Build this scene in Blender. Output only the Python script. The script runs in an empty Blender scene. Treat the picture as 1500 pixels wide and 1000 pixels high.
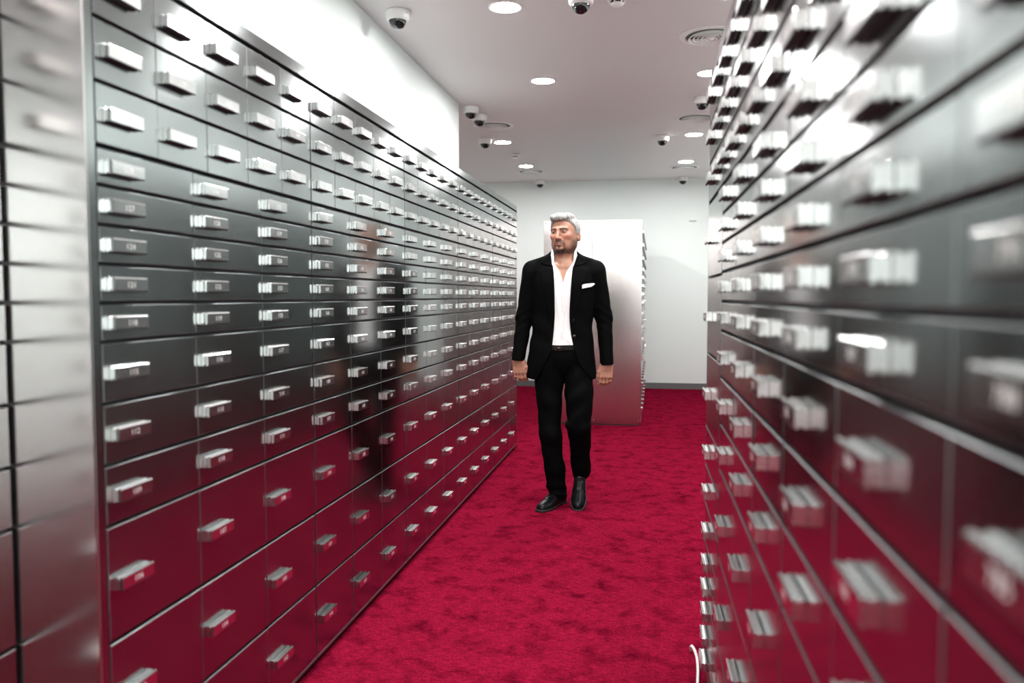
import bpy, math, random
import numpy as np
from mathutils import Matrix, Vector

random.seed(7)
R = math.radians
scene = bpy.context.scene
col = scene.collection

# ------------------------------------------------------------------ camera, world, exposure
CAM_H = 1.325
cam_data = bpy.data.cameras.new('camera')
cam_data.sensor_width = 36.0
cam_data.lens = 36.0 * 1186.4 / 1500.0
cam_data.clip_start = 0.02
cam_data.dof.use_dof = True
cam_data.dof.focus_distance = 4.9
cam_data.dof.aperture_fstop = 2.4
cam = bpy.data.objects.new('camera', cam_data)
col.objects.link(cam)
cam.location = (0, 0, CAM_H)
cam.rotation_euler = (R(90 - 3.162), 0, R(9.906))
scene.camera = cam

world = bpy.data.worlds.new('world')
scene.world = world
world.use_nodes = True
world.node_tree.nodes['Background'].inputs[0].default_value = (1, 1, 1, 1)
world.node_tree.nodes['Background'].inputs[1].default_value = 0.0

scene.view_settings.view_transform = 'Standard'
scene.view_settings.look = 'None'
scene.view_settings.gamma = 1.0
scene.view_settings.use_curve_mapping = False
scene.view_settings.exposure = 0.0
LAMP_STRENGTH = 520.0
scene.cycles.use_denoising = True
scene.cycles.max_bounces = 10
scene.cycles.diffuse_bounces = 5
scene.cycles.glossy_bounces = 6
scene.cycles.sample_clamp_indirect = 8.0
scene.cycles.caustics_reflective = True
scene.cycles.blur_glossy = 0.5

# ------------------------------------------------------------------ materials
MATS = {}
def new_mat(name):
    m = bpy.data.materials.new(name)
    m.use_nodes = True
    MATS[name] = m
    nt = m.node_tree
    return m, nt, nt.nodes['Principled BSDF']

def plain(name, rgb, rough=0.6, metal=0.0, bump=None, sheen=0.0, spec=None, var=0.0, coat=0.0):
    m, nt, b = new_mat(name)
    b.inputs['Base Color'].default_value = (*rgb, 1)
    b.inputs['Roughness'].default_value = rough
    b.inputs['Metallic'].default_value = metal
    if sheen: b.inputs['Sheen Weight'].default_value = sheen
    if coat: b.inputs['Coat Weight'].default_value = coat
    if spec is not None: b.inputs['Specular IOR Level'].default_value = spec
    tc = nt.nodes.new('ShaderNodeTexCoord')
    n = nt.nodes.new('ShaderNodeTexNoise')
    n.inputs['Scale'].default_value = bump[0] if bump else 40
    n.inputs['Detail'].default_value = 4
    nt.links.new(tc.outputs['Object'], n.inputs['Vector'])
    if bump:
        bm_ = nt.nodes.new('ShaderNodeBump')
        bm_.inputs['Strength'].default_value = bump[1]
        bm_.inputs['Distance'].default_value = bump[2]
        nt.links.new(n.outputs['Fac'], bm_.inputs['Height'])
        nt.links.new(bm_.outputs['Normal'], b.inputs['Normal'])
    if var:
        mx = nt.nodes.new('ShaderNodeMix'); mx.data_type = 'RGBA'
        mx.inputs['A'].default_value = (*[c * (1 - var) for c in rgb], 1)
        mx.inputs['B'].default_value = (*[min(1, c * (1 + var)) for c in rgb], 1)
        nt.links.new(n.outputs['Fac'], mx.inputs['Factor'])
        nt.links.new(mx.outputs['Result'], b.inputs['Base Color'])
    return m

def steel(name, rgb, rough, aniso=0.0, rot=0.0, axis='Z'):
    m, nt, b = new_mat(name)
    b.inputs['Base Color'].default_value = (*rgb, 1)
    b.inputs['Metallic'].default_value = 1.0
    if aniso:
        tg = nt.nodes.new('ShaderNodeTangent'); tg.direction_type = 'RADIAL'; tg.axis = axis
        nt.links.new(tg.outputs[0], b.inputs['Tangent'])
        b.inputs['Anisotropic'].default_value = aniso
        b.inputs['Anisotropic Rotation'].default_value = rot
    # slow smudges in the polish, and the faint lines of the brushing
    tc = nt.nodes.new('ShaderNodeTexCoord')
    n2 = nt.nodes.new('ShaderNodeTexNoise'); n2.inputs['Scale'].default_value = 5
    mp = nt.nodes.new('ShaderNodeMapping'); mp.inputs['Scale'].default_value = (1.5, 1.5, 30)
    nt.links.new(tc.outputs['Object'], mp.inputs['Vector'])
    nt.links.new(mp.outputs['Vector'], n2.inputs['Vector'])
    mr = nt.nodes.new('ShaderNodeMapRange')
    mr.inputs['To Min'].default_value = rough * 0.85
    mr.inputs['To Max'].default_value = rough * 1.2
    nt.links.new(n2.outputs['Fac'], mr.inputs['Value'])
    nt.links.new(mr.outputs['Result'], b.inputs['Roughness'])
    return m

def emitter(name, rgb, strength):
    m = bpy.data.materials.new(name); m.use_nodes = True
    nt = m.node_tree; nt.nodes.clear()
    e = nt.nodes.new('ShaderNodeEmission'); o = nt.nodes.new('ShaderNodeOutputMaterial')
    e.inputs[0].default_value = (*rgb, 1); e.inputs[1].default_value = strength
    nt.links.new(e.outputs[0], o.inputs[0])
    MATS[name] = m
    return m

steel('door_steel', (0.325, 0.355, 0.353), 0.145, 0.82, 0.25)
steel('edge_steel', (0.22, 0.235, 0.24), 0.38)
steel('panel_steel', (0.60, 0.565, 0.56), 0.20, 0.4, 0.0)
steel('handle_steel', (0.70, 0.71, 0.71), 0.17)
plain('body_shade_steel', (0.045, 0.05, 0.056), 0.4, 0.6)  # steel darkened in colour so the gaps between doors look shaded
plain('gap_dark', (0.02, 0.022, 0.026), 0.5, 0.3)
plain('engraving', (0.75, 0.73, 0.72), 0.6, 0.2)
plain('wall_paint', (0.775, 0.825, 0.81), 0.75, bump=(180, 0.05, 0.001))
plain('ceiling_paint', (0.70, 0.672, 0.668), 0.55, bump=(150, 0.04, 0.001))
plain('baseboard_grey', (0.16, 0.17, 0.17), 0.35, 0.3)
plain('white_plastic', (0.80, 0.80, 0.79), 0.35)
plain('diffuser_white', (0.80, 0.80, 0.79), 0.45)
plain('slot_dark', (0.03, 0.03, 0.03), 0.7)
plain('duct_grey', (0.16, 0.16, 0.16), 0.7)
plain('dome_black', (0.006, 0.007, 0.008), 0.06, spec=0.6, coat=0.5)
plain('lens_dark', (0.02, 0.02, 0.025), 0.05, 0.6)
plain('cable_white', (0.82, 0.80, 0.80), 0.4)
plain('screw_metal', (0.25, 0.25, 0.25), 0.35, 1.0)
emitter('lamp_glow', (1.0, 0.985, 0.97), LAMP_STRENGTH)
emitter('lamp_glow_dimmed', (1.0, 0.985, 0.97), LAMP_STRENGTH*0.9)

def carpet_mat():
    m, nt, b = new_mat('carpet')
    N = nt.nodes.new
    tc = N('ShaderNodeTexCoord')
    patch = N('ShaderNodeTexNoise'); patch.inputs['Scale'].default_value = 8.0; patch.inputs['Detail'].default_value = 8; patch.inputs['Roughness'].default_value = 0.66
    fine = N('ShaderNodeTexNoise'); fine.inputs['Scale'].default_value = 130; fine.inputs['Detail'].default_value = 4
    mp = N('ShaderNodeMapping'); mp.inputs['Scale'].default_value = (28, 170, 1)
    rib = N('ShaderNodeTexNoise'); rib.inputs['Scale'].default_value = 1.0; rib.inputs['Detail'].default_value = 2
    for t in (patch, fine): nt.links.new(tc.outputs['Object'], t.inputs['Vector'])
    nt.links.new(tc.outputs['Object'], mp.inputs['Vector']); nt.links.new(mp.outputs['Vector'], rib.inputs['Vector'])
    r1 = N('ShaderNodeValToRGB')
    r1.color_ramp.elements[0].position = 0.30; r1.color_ramp.elements[0].color = (0.066, 0.0014, 0.0085, 1)
    r1.color_ramp.elements[1].position = 0.52; r1.color_ramp.elements[1].color = (0.180, 0.0050, 0.0215, 1)
    nt.links.new(patch.outputs['Fac'], r1.inputs['Fac'])
    r2 = N('ShaderNodeMapRange'); r2.inputs['From Min'].default_value = 0.36; r2.inputs['From Max'].default_value = 0.64
    r2.inputs['To Min'].default_value = 0.42; r2.inputs['To Max'].default_value = 1.55
    mixn = N('ShaderNodeMath'); mixn.operation = 'MULTIPLY_ADD'; mixn.inputs[1].default_value = 0.5
    half = N('ShaderNodeMath'); half.operation = 'MULTIPLY'; half.inputs[1].default_value = 0.5
    nt.links.new(rib.outputs['Fac'], half.inputs[0])
    nt.links.new(fine.outputs['Fac'], mixn.inputs[0]); nt.links.new(half.outputs[0], mixn.inputs[2])
    nt.links.new(mixn.outputs[0], r2.inputs['Value'])
    mul = N('ShaderNodeMix'); mul.data_type = 'RGBA'; mul.blend_type = 'MULTIPLY'; mul.inputs['Factor'].default_value = 1.0
    nt.links.new(r1.outputs['Color'], mul.inputs['A']); nt.links.new(r2.outputs['Result'], mul.inputs['B'])
    nt.links.new(mul.outputs['Result'], b.inputs['Base Color'])
    add = N('ShaderNodeMath'); add.operation = 'ADD'
    nt.links.new(fine.outputs['Fac'], add.inputs[0]); nt.links.new(rib.outputs['Fac'], add.inputs[1])
    bp = N('ShaderNodeBump'); bp.inputs['Strength'].default_value = 0.8; bp.inputs['Distance'].default_value = 0.008
    nt.links.new(add.outputs[0], bp.inputs['Height']); nt.links.new(bp.outputs['Normal'], b.inputs['Normal'])
    b.inputs['Roughness'].default_value = 0.95
    b.inputs['Specular IOR Level'].default_value = 0.0
    return m
carpet_mat()

# ------------------------------------------------------------------ mesh helpers
class MB:
    def __init__(s): s.v = []; s.f = []; s.mi = []; s.sm = []
    def add(s, vs, fs, mi=0, smooth=False):
        o = len(s.v); s.v += [tuple(v) for v in vs]
        for f in fs: s.f.append(tuple(i + o for i in f)); s.mi.append(mi); s.sm.append(smooth)
    def box(s, a, b, mi=0):
        (x0, y0, z0), (x1, y1, z1) = a, b
        s.add([(x0,y0,z0),(x1,y0,z0),(x1,y1,z0),(x0,y1,z0),(x0,y0,z1),(x1,y0,z1),(x1,y1,z1),(x0,y1,z1)],
              [(3,2,1,0),(4,5,6,7),(0,1,5,4),(1,2,6,5),(2,3,7,6),(3,0,4,7)], mi)
    def slab_x(s, y0, y1, z0, z1, xb, xf, c, mi=0):
        # plate whose front (at x = xf) has chamfered edges
        v = [(xb,y0,z0),(xb,y1,z0),(xb,y1,z1),(xb,y0,z1),
             (xf-c,y0,z0),(xf-c,y1,z0),(xf-c,y1,z1),(xf-c,y0,z1),
             (xf,y0+c,z0+c),(xf,y1-c,z0+c),(xf,y1-c,z1-c),(xf,y0+c,z1-c)]
        s.add(v, [(3,2,1,0),(8,9,10,11)], mi)
        o = len(s.v)-12
        for k in range(4):
            n = (k+1) % 4
            for q, j in (((k, n, 4+n, 4+k), 2), ((4+k, 4+n, 8+n, 8+k), 1)):
                s.f.append(tuple(i+o for i in q)); s.mi.append(mi+j); s.sm.append(False)
    def lathe(s, prof, seg=24, mi=0, c=(0,0,0), smooth=True):
        # prof: list of (r, z); r may be 0 at the ends
        vs = []; fs = []
        for (r, z) in prof:
            for k in range(seg):
                a = 2*math.pi*k/seg
                vs.append((c[0]+r*math.cos(a), c[1]+r*math.sin(a), c[2]+z))
        for i in range(len(prof)-1):
            for k in range(seg):
                n = (k+1) % seg
                fs.append((i*seg+k, i*seg+n, (i+1)*seg+n, (i+1)*seg+k))
        s.add(vs, fs, mi, smooth)
    def tube(s, pts, r, seg=8, mi=0):
        P = [Vector(p) for p in pts]; vs = []; fs = []
        up = Vector((0.31, 0.17, 0.93)).normalized()
        for i, p in enumerate(P):
            t = (P[min(i+1, len(P)-1)] - P[max(i-1, 0)]).normalized()
            a = t.cross(up).normalized(); b = t.cross(a)
            rr = r[i] if isinstance(r, (list, tuple)) else r
            for k in range(seg):
                q = 2*math.pi*k/seg
                vs.append(p + a*rr*math.cos(q) + b*rr*math.sin(q))
        for i in range(len(P)-1):
            for k in range(seg):
                n = (k+1) % seg
                fs.append((i*seg+k, i*seg+n, (i+1)*seg+n, (i+1)*seg+k))
        fs.append(tuple(range(seg-1, -1, -1))); fs.append(tuple(range((len(P)-1)*seg, len(P)*seg)))
        s.add(vs, fs, mi, True)
    def mesh(s, name, mats):
        me = bpy.data.meshes.new(name)
        me.from_pydata(s.v, [], s.f)
        for m in mats: me.materials.append(MATS[m])
        me.polygons.foreach_set('material_index', s.mi)
        me.polygons.foreach_set('use_smooth', s.sm)
        me.update()
        return me
    def build(s, name, mats, parent=None, loc=(0,0,0)):
        if isinstance(mats, str): mats = [mats]
        return link(name, s.mesh(name, mats), parent, loc)

def link(name, me, parent=None, loc=(0,0,0)):
    o = bpy.data.objects.new(name, me); col.objects.link(o)
    o.parent = parent; o.location = loc
    return o
def empty(name, loc=(0,0,0), rz=0):
    o = bpy.data.objects.new(name, None); col.objects.link(o)
    o.location = loc; o.rotation_euler = (0, 0, rz); o.empty_display_size = 0.1
    return o
def tag(o, label=None, cat=None, group=None, kind=None):
    if label: o['label'] = label
    if cat: o['category'] = cat
    if group: o['group'] = group
    if kind: o['kind'] = kind
    return o

# ------------------------------------------------------------------ the room
H = 3.0
Y_REAR, Y_BACK = -6.2, 11.85
X_L, X_LF, X_R = -1.695, -3.40, 1.25
BANK_END = 6.959
def structure(name, boxes, mat, label):
    m = MB()
    for a, b in boxes: m.box(a, b)
    return tag(m.build(name, mat), label, kind='structure')

structure('floor', [((X_LF-0.2, Y_REAR-0.2, -0.1), (X_R+0.2, Y_BACK+0.2, 0))], 'carpet', 'crimson cut-pile carpet covering the vault floor')
structure('ceiling', [((X_LF-0.2, Y_REAR-0.2, H), (X_R+0.2, Y_BACK+0.2, H+0.1))], 'ceiling_paint', 'smooth white plaster ceiling with recessed lights')
structure('wall_back', [((X_LF-0.2, Y_BACK, 0), (X_R+0.2, Y_BACK+0.15, H))], 'wall_paint', 'pale painted wall at the end of the aisle')
structure('wall_left', [((X_LF-0.2, Y_REAR, 0), (X_L, BANK_END+0.04, H))], 'wall_paint', 'white wall standing behind and above the left cabinets')
structure('wall_left_end', [((X_LF-0.2, BANK_END+0.04, 0), (X_LF, Y_BACK, H))], 'wall_paint', 'pale side wall beyond the end of the left cabinets')
structure('wall_right', [((X_R, Y_REAR, 0), (X_R+0.2, Y_BACK, H))], 'wall_paint', 'pale wall behind the right cabinets')
structure('wall_rear', [((X_LF-0.2, Y_REAR-0.15, 0), (X_R+0.2, Y_REAR, H))], 'wall_paint', 'white wall at the entrance end of the aisle')
structure('baseboard_back', [((X_LF, Y_BACK-0.014, 0), (X_R, Y_BACK, 0.085))], 'baseboard_grey', 'grey metal skirting along the back wall')
structure('baseboard_rear', [((X_L, Y_REAR, 0), (X_R, Y_REAR+0.014, 0.085))], 'baseboard_grey', 'grey metal skirting along the rear wall')

# ------------------------------------------------------------------ deposit-box cabinets
SMALL, MED, MED2, LARGE = 0.0849, 0.135, 0.1356, 0.2606
BASE = 0.0413
ROWS_A = [(LARGE, 3)]*3 + [(MED2, 3)]*3 + [(SMALL, 3)]*5 + [(MED, 5)]*3       # bottom to top
ROWS_B = [(SMALL, 1)]*5 + [(MED2, 1)]*3 + [(LARGE, 1)]*3 + [(MED, 2)]*3       # the narrow end unit
TOP = BASE + sum(r[0] for r in ROWS_A)
HEADER = 0.046
H_LEN, H_DEP, H_HT = 0.115, 0.021, 0.032

# digits for the engraved box numbers, taken from the built-in font
DIG = {}
for ch in '0123456789':
    cu = bpy.data.curves.new('digit', 'FONT'); cu.body = ch; cu.size = 0.0185; cu.resolution_u = 2
    ob = bpy.data.objects.new('digit', cu); col.objects.link(ob)
    me = ob.to_mesh()
    DIG[ch] = ([tuple(v.co) for v in me.vertices], [tuple(p.vertices) for p in me.polygons])
    ob.to_mesh_clear(); bpy.data.objects.remove(ob); bpy.data.curves.remove(cu)

def handle_profile():
    # cross-section (x outwards, z up): a bar with a rail at each corner and a groove along top and bottom
    D, Z = H_DEP, H_HT/2
    top = [(0.0, Z-0.004), (0.0015, Z-0.001), (0.0035, Z), (0.0062, Z-0.0006), (0.0078, Z-0.0035),
           (0.0128, Z-0.0035), (0.0144, Z-0.0006), (0.0165, Z), (D-0.0012, Z-0.0008), (D, Z-0.003)]
    return top + [(x, -z) for x, z in reversed(top)]
HP = handle_profile()

def handle_mesh(number):
    m = MB(); n = len(HP); c = 0.0012
    rings = []
    cx = H_DEP/2
    for y, k in ((0, 0.93), (c, 1.0), (H_LEN-c, 1.0), (H_LEN, 0.93)):
        rings.append([(cx+(x-cx)*k, y, z*k) for x, z in HP])
    vs = [p for r in rings for p in r]
    fs = []
    for i in range(3):
        for k in range(n):
            q = (k+1) % n
            fs.append((i*n+k, i*n+q, (i+1)*n+q, (i+1)*n+k))
    fs.append(tuple(range(n-1, -1, -1))); fs.append(tuple(range(3*n, 4*n)))
    m.add(vs, [f[::-1] for f in fs], 0)
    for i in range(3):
        for k in range(10, n-1):        # underside faces of the pull take the dark material
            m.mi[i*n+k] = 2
    s = str(number); w = 0.0112
    for i, ch in enumerate(s):
        dv, df = DIG[ch]
        y0 = H_LEN*0.5 - w*len(s)/2 + i*w
        m.add([(H_DEP+0.0003, y0+vx, -0.0066+vy) for vx, vy, vz in dv], df, 1)
    return m.mesh('handle', ['handle_steel', 'engraving', 'gap_dark'])

door_cache = {}
def door_mesh(w, h):
    key = (round(w, 4), round(h, 4))
    if key not in door_cache:
        m = MB(); m.slab_x(0, w, 0, h, -0.016, 0.0, 0.0012)
        door_cache[key] = m.mesh('box_door', ['door_steel', 'edge_steel', 'body_shade_steel'])
    return door_cache[key]

def cabinet(label, loc, rz, width, rows, number, depth=0.5, y_skip=0.0, off3=0.02, off5=0.02, doors=True,
            side_near=False, side_far=False, group='safe-deposit cabinets'):
    """local frame: doors in the plane x = 0 facing +x, width along +y, z up"""
    root = empty('deposit_cabinet', loc, rz)
    tag(root, label, 'cabinet', group)
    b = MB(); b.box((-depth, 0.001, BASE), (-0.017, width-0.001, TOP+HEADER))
    b.build('body', 'body_shade_steel', root)
    p = MB(); p.box((-depth+0.02, 0.001, 0.0), (-0.028, width-0.001, BASE))
    p.build('plinth', 'gap_dark', root)
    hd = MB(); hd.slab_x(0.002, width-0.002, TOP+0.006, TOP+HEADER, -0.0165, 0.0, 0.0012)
    hd.build('header_panel', ['door_steel', 'edge_steel', 'body_shade_steel'], root)
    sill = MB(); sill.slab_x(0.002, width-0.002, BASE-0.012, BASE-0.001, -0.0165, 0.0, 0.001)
    sill.build('sill_rail', ['edge_steel', 'edge_steel', 'body_shade_steel'], root)
    if y_skip:
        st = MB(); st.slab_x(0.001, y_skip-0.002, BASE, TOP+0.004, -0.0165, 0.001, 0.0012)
        st.build('stile', ['door_steel', 'edge_steel', 'body_shade_steel'], root)
    for flag, y0, y1 in ((side_near, -0.004, 0.0008), (side_far, width-0.0008, width+0.004)):
        if not flag: continue
        sp = MB(); sp.box((-depth, y0, 0.012), (0.0, y1, TOP+HEADER))
        so = sp.build('side_panel', 'panel_steel', root)
        for sx in (-0.022, -depth+0.022):
            for sz in (0.05, TOP+HEADER-0.025):
                q = MB()
                yy = y0 if y0 < 0 else y1
                sg = -1 if y0 < 0 else 1
                for r0, r1, d0, d1 in ((0.0065, 0.0065, 0, 0.001), (0.0065, 0.0, 0.001, 0.0024)):
                    ring = []
                    for d, rr in ((d0, r0), (d1, max(r1, 1e-4))):
                        for k in range(10):
                            a = 2*math.pi*k/10
                            ring.append((sx+rr*math.cos(a), yy+sg*d, sz+rr*math.sin(a)))
                    q.add(ring, [(k, (k+1) % 10, 10+(k+1) % 10, 10+k) for k in range(10)])
                q.build('screw', 'screw_metal', so)
    if not doors: return root
    z = BASE; num = number
    for ri, (h, nc) in enumerate(rows):
        gap_top = 0.009
        if ri+1 < len(rows) and rows[ri+1][1] != nc: gap_top = 0.012
        W = (width - y_skip - 0.006) / nc
        for c in range(nc):
            y0 = y_skip + 0.003 + c*W
            dw, dh = W-0.0022, h-gap_top
            d = link('box_door', door_mesh(dw, dh), root, (0, y0+0.0011, z+0.001))
            d.rotation_euler = (0, R(random.gauss(0, 0.10)), R(random.gauss(0, 0.10)))
            off = off3 if nc < 5 and W > 0.3 else off5
            hn = link('handle', handle_mesh(num), d, (0.0, min(off, dw-H_LEN-0.004), dh/2-H_HT*0.05))
            num += 1
        z += h
    return root

XL = -1.1737
Z0, DZ = 1.5984, 1.0722
ordinal = ['second', 'third', 'fourth']
cabinet('steel deposit-box cabinet in the left row, nearest, beside the glowing bare end panel', (XL, 1.537, 0), 0, Z0+DZ-1.537, ROWS_A, 100,
        y_skip=0.029, side_near=True)
lab_left = ['steel deposit-box cabinet second from the near end of the left row',
            'steel deposit-box cabinet in the middle of the five in the left row',
            'steel deposit-box cabinet second from the far end of the left row',
            'steel deposit-box cabinet at the far end of the left row, behind the walking man']
for i in range(1, 5):
    cabinet(lab_left[i-1], (XL, Z0+DZ*i, 0), 0, DZ, ROWS_A, 100+48*i, side_far=(i == 4))
# a row set a little further back, on the camera's side of the bare end panel; seen at the picture's edge and in the panel
for i in range(2):
    cabinet(['steel deposit-box cabinet set back at the extreme left edge of the picture',
             'steel deposit-box cabinet beside the camera in the set-back left row'][i], (-1.370, 1.530-DZ*(i+1), 0), 0, DZ-0.002, ROWS_A, 400+48*i, depth=0.32)

# right row, turned very slightly
RA = math.atan(0.0147)
def right_pt(y): return (0.2313-0.0147*y, y, 0)
RZ = math.pi + RA
yr = 2.941
cabinet('narrow steel deposit-box unit with mostly single-column boxes at the far end of the right row', right_pt(yr), RZ, yr-2.443, ROWS_B, 700,
        off3=0.085, off5=0.09, side_near=True)
labs = ['steel deposit-box cabinet of the right row next to the narrow end unit',
        'large blurred steel deposit-box cabinet nearest the camera in the right row']
for i in range(2):
    cabinet(labs[i], right_pt(2.441-DZ*i), RZ, DZ, ROWS_A, 720+48*i, off3=0.085, off5=0.03)

# free-standing double bank behind the man
FY = 8.362
for i in range(3):
    cabinet(['free-standing deposit-box cabinet behind the man, wide plain steel end facing the camera, right half',
             'free-standing deposit-box cabinet behind the pale end panel, second along its right face',
             'free-standing deposit-box cabinet nearest the back wall'][i], (-0.121, FY+0.004+DZ*i, 0), 0, DZ, ROWS_A, 500+48*i, depth=0.501,
            side_near=(i == 0))
cabinet('free-standing deposit-box cabinet partly hidden by the man, steel end panel left half', (-1.125, FY+0.004+DZ*3, 0), math.pi, DZ*3, ROWS_A, 800, depth=0.499,
        doors=False, side_far=True)

# row along the right wall past the narrow end unit: hidden behind it, seen mirrored in the left row
for i in range(5):
    cabinet('steel deposit-box cabinet %s of the row along the right wall, mirrored in the left row' % ['first', 'second', 'third', 'fourth', 'last'][i],
            (0.92, 3.0+DZ*(i+1), 0), math.pi, DZ, ROWS_A, 200+48*i, depth=0.32, side_far=(i == 0))
# ------------------------------------------------------------------ ceiling fittings
def downlight(x, y, label):
    root = empty('downlight', (x, y, H))
    tag(root, label, 'ceiling light', 'recessed round downlights')
    m = MB(); m.lathe([(0.093, 0.0), (0.100, -0.0015), (0.101, -0.004), (0.094, -0.007), (0.086, -0.006), (0.084, -0.002)], 32)
    m.build('trim_ring', 'white_plastic', root)
    g = MB(); g.lathe([(0.086, -0.0035), (0.05, -0.0042), (0.001, -0.0045)], 32)
    g.f = [f[::-1] for f in g.f]
    g.build('diffuser', 'lamp_glow_dimmed' if y > 10 else 'lamp_glow', root)
lights = [(-0.862, 4.711, 'round downlight at the top edge of the picture, above the man'),
          (-0.862, 6.336, 'round downlight alone in mid ceiling, second from the top edge'),
          (-1.632, 8.746, 'round downlight beside a dome camera past the corner of the left wall'),
          (-1.632, 10.38, 'round downlight near the back wall on the left, by a small detector'),
          (0.397, 6.336, 'round downlight half hidden by the top of the right cabinets'),
          (0.395, 8.672, 'round downlight between two ceiling vents near the right cabinets'),
          (0.380, 10.38, 'round downlight closest to the back wall on the right'),
          (-0.862, 3.08, 'round downlight overhead in the middle of the aisle'),
          (-0.862, 1.45, 'round downlight overhead at the start of the left row'),
          (-0.862, -0.18, 'round downlight overhead beside the camera'),
          (-0.862, -1.81, 'round downlight overhead behind the camera'),
          (-0.862, -3.44, 'round downlight in the left ceiling line behind the camera, second from the rear wall'),
          (-0.862, -5.07, 'round downlight close to the rear wall on the left'),
          (0.397, -2.74, 'round downlight in the right ceiling line behind the camera, second from the rear wall'),
          (0.397, -4.37, 'round downlight close to the rear wall on the right'),
          (0.397, 3.08, 'added unseen round downlight overhead above the narrow end unit'),  # added out of view to brighten the near left doors
          (0.397, 1.45, 'added unseen round downlight overhead above the right row'),  # likewise added, to lift the upper left rows
          (0.397, 4.711, 'round downlight overhead past the narrow end unit'),
          (-0.05, -1.1, 'round downlight overhead behind the camera on the right')]
for x, y, l in lights: downlight(x, y, l)

def added_wall_washer(pos, aim, power, cone, label):
    # added unseen spot that brightens a wall for the steel to mirror
    root = empty('added_wall_spotlight', (pos[0], pos[1], H))
    tag(root, label, 'spotlight', 'added unseen spotlights washing the walls behind the camera')
    m = MB(); m.lathe([(0.05, 0.0), (0.05, -0.02), (0.012, -0.022), (0.012, -0.06)], 20); m.build('mount', 'white_plastic', root)
    q = (Vector(aim)-Vector((pos[0], pos[1], H-0.11))).to_track_quat('-Z', 'Y')
    c = MB(); c.lathe([(0.001, 0.07), (0.04, 0.068), (0.045, 0.06), (0.045, -0.05), (0.040, -0.05), (0.038, -0.02), (0.001, -0.018)], 20)
    co = c.build('lamp_head', 'white_plastic', root); co.location = (0, 0, -0.11); co.rotation_euler = q.to_euler()
    ld = bpy.data.lights.new('spot', 'SPOT'); ld.energy = power; ld.spot_size = R(cone); ld.spot_blend = 0.9; ld.shadow_soft_size = 0.035
    ld.color = (1.0, 0.95, 0.93)
    lo = bpy.data.objects.new('added_spot_lamp', ld); col.objects.link(lo); lo.parent = co; lo.location = (0, 0, -0.055)
for i, x in enumerate((-0.9, -0.15, 0.6, 1.05)):
    added_wall_washer((x, Y_REAR+1.35), (x, Y_REAR, 2.05), 230, 64, 'added unseen ceiling spotlight aimed at the rear wall, %s of four' % ['leftmost', 'second from left', 'second from right', 'rightmost'][i])
for i, y in enumerate((-1.2, -2.2)):
    added_wall_washer((-0.1, y), (X_R, y, 1.55), 620, 62, 'added unseen ceiling spotlight aimed at the right wall behind the camera, %s one' % ['nearer', 'farther'][i])

def dome_camera(x, y, rz, label, s=1.0):
    root = empty('dome_camera', (x, y, H), rz)
    root.scale = (s, s, s)
    tag(root, label, 'security camera', 'white dome security cameras')
    m = MB(); m.lathe([(0.066, 0.0), (0.070, -0.002), (0.071, -0.012), (0.069, -0.042), (0.064, -0.052), (0.057, -0.056), (0.052, -0.055), (0.051, -0.045)], 28)
    m.build('housing', 'white_plastic', root)
    d = MB()
    d.lathe([(0.0515, -0.050), (0.0505, -0.062), (0.046, -0.077), (0.038, -0.090), (0.026, -0.099), (0.012, -0.1035), (0.001, -0.104)], 28)
    do = d.build('dome', 'dome_black', root)
    r = MB()   # pale crescent edge of the clear dome cover
    for t in range(13):
        pass
    r.tube([(0.0535*math.cos(a), 0.0535*math.sin(a), -0.056) for a in [2*math.pi*k/24 for k in range(25)]], 0.0024, 6)
    r.build('bezel', 'white_plastic', root)
    e = MB(); e.lathe([(0.016, 0.0), (0.016, 0.006), (0.011, 0.008), (0.001, 0.008)], 16)
    eo = e.build('lens', 'lens_dark', do)
    eo.location = (0.0, -0.038, -0.083); eo.rotation_euler = (R(128), 0, 0)
cams = [(-1.498, 4.67, 'white dome camera by the left wall at the upper left of the ceiling'),
        (-0.414, 4.60, 'large white dome camera at the top edge of the picture'),
        (-1.610, 7.10, 'white dome camera at the corner of the left wall, front one of two overlapping'),
        (-1.600, 7.42, 'white dome camera at the corner of the left wall, rear one of two overlapping'),
        (-1.779, 8.527, 'white dome camera just left of a downlight past the wall corner'),
        (0.390, 7.10, 'white dome camera peeking out beside the right cabinets'),
        (0.076, 8.691, 'white dome camera in open ceiling left of a downlight'),
        (-1.632, 11.70, 'white dome camera above the back wall on the left'),
        (0.388, 11.70, 'white dome camera above the back wall on the right')]
for i, (x, y, l) in enumerate(cams): dome_camera(x, y, R([10, -20, 5, 15, 0, -10, 20, 0, 5][i]), l)

def smoke_detector(x, y, label):
    root = empty('smoke_detector', (x, y, H))
    tag(root, label, 'smoke detector', 'ceiling smoke detectors')
    m = MB(); m.lathe([(0.052, 0.0), (0.055, -0.002), (0.055, -0.018), (0.050, -0.026), (0.044, -0.028), (0.036, -0.027)], 28)
    m.build('base', 'white_plastic', root)
    d = MB(); d.lathe([(0.034, -0.022), (0.036, -0.040)], 24); d.build('chamber', 'slot_dark', root)
    c = MB(); c.lathe([(0.037, -0.038), (0.038, -0.043), (0.033, -0.049), (0.001, -0.051)], 28); c.build('cap', 'white_plastic', root)
    for k in range(6):
        a = 2*math.pi*k/6 + 0.2
        f = MB(); f.box((-0.003, -0.003, -0.040), (0.003, 0.006, -0.024))
        fo = f.build('fin', 'white_plastic', root); fo.location = (0.038*math.cos(a), 0.038*math.sin(a), 0); fo.rotation_euler = (0, 0, a-math.pi/2)
smoke_detector(-0.217, 4.66, 'white smoke detector at the top edge of the picture, beside a dome camera')
smoke_detector(-1.624, 9.517, 'small white smoke detector between two downlights on the left')

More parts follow.
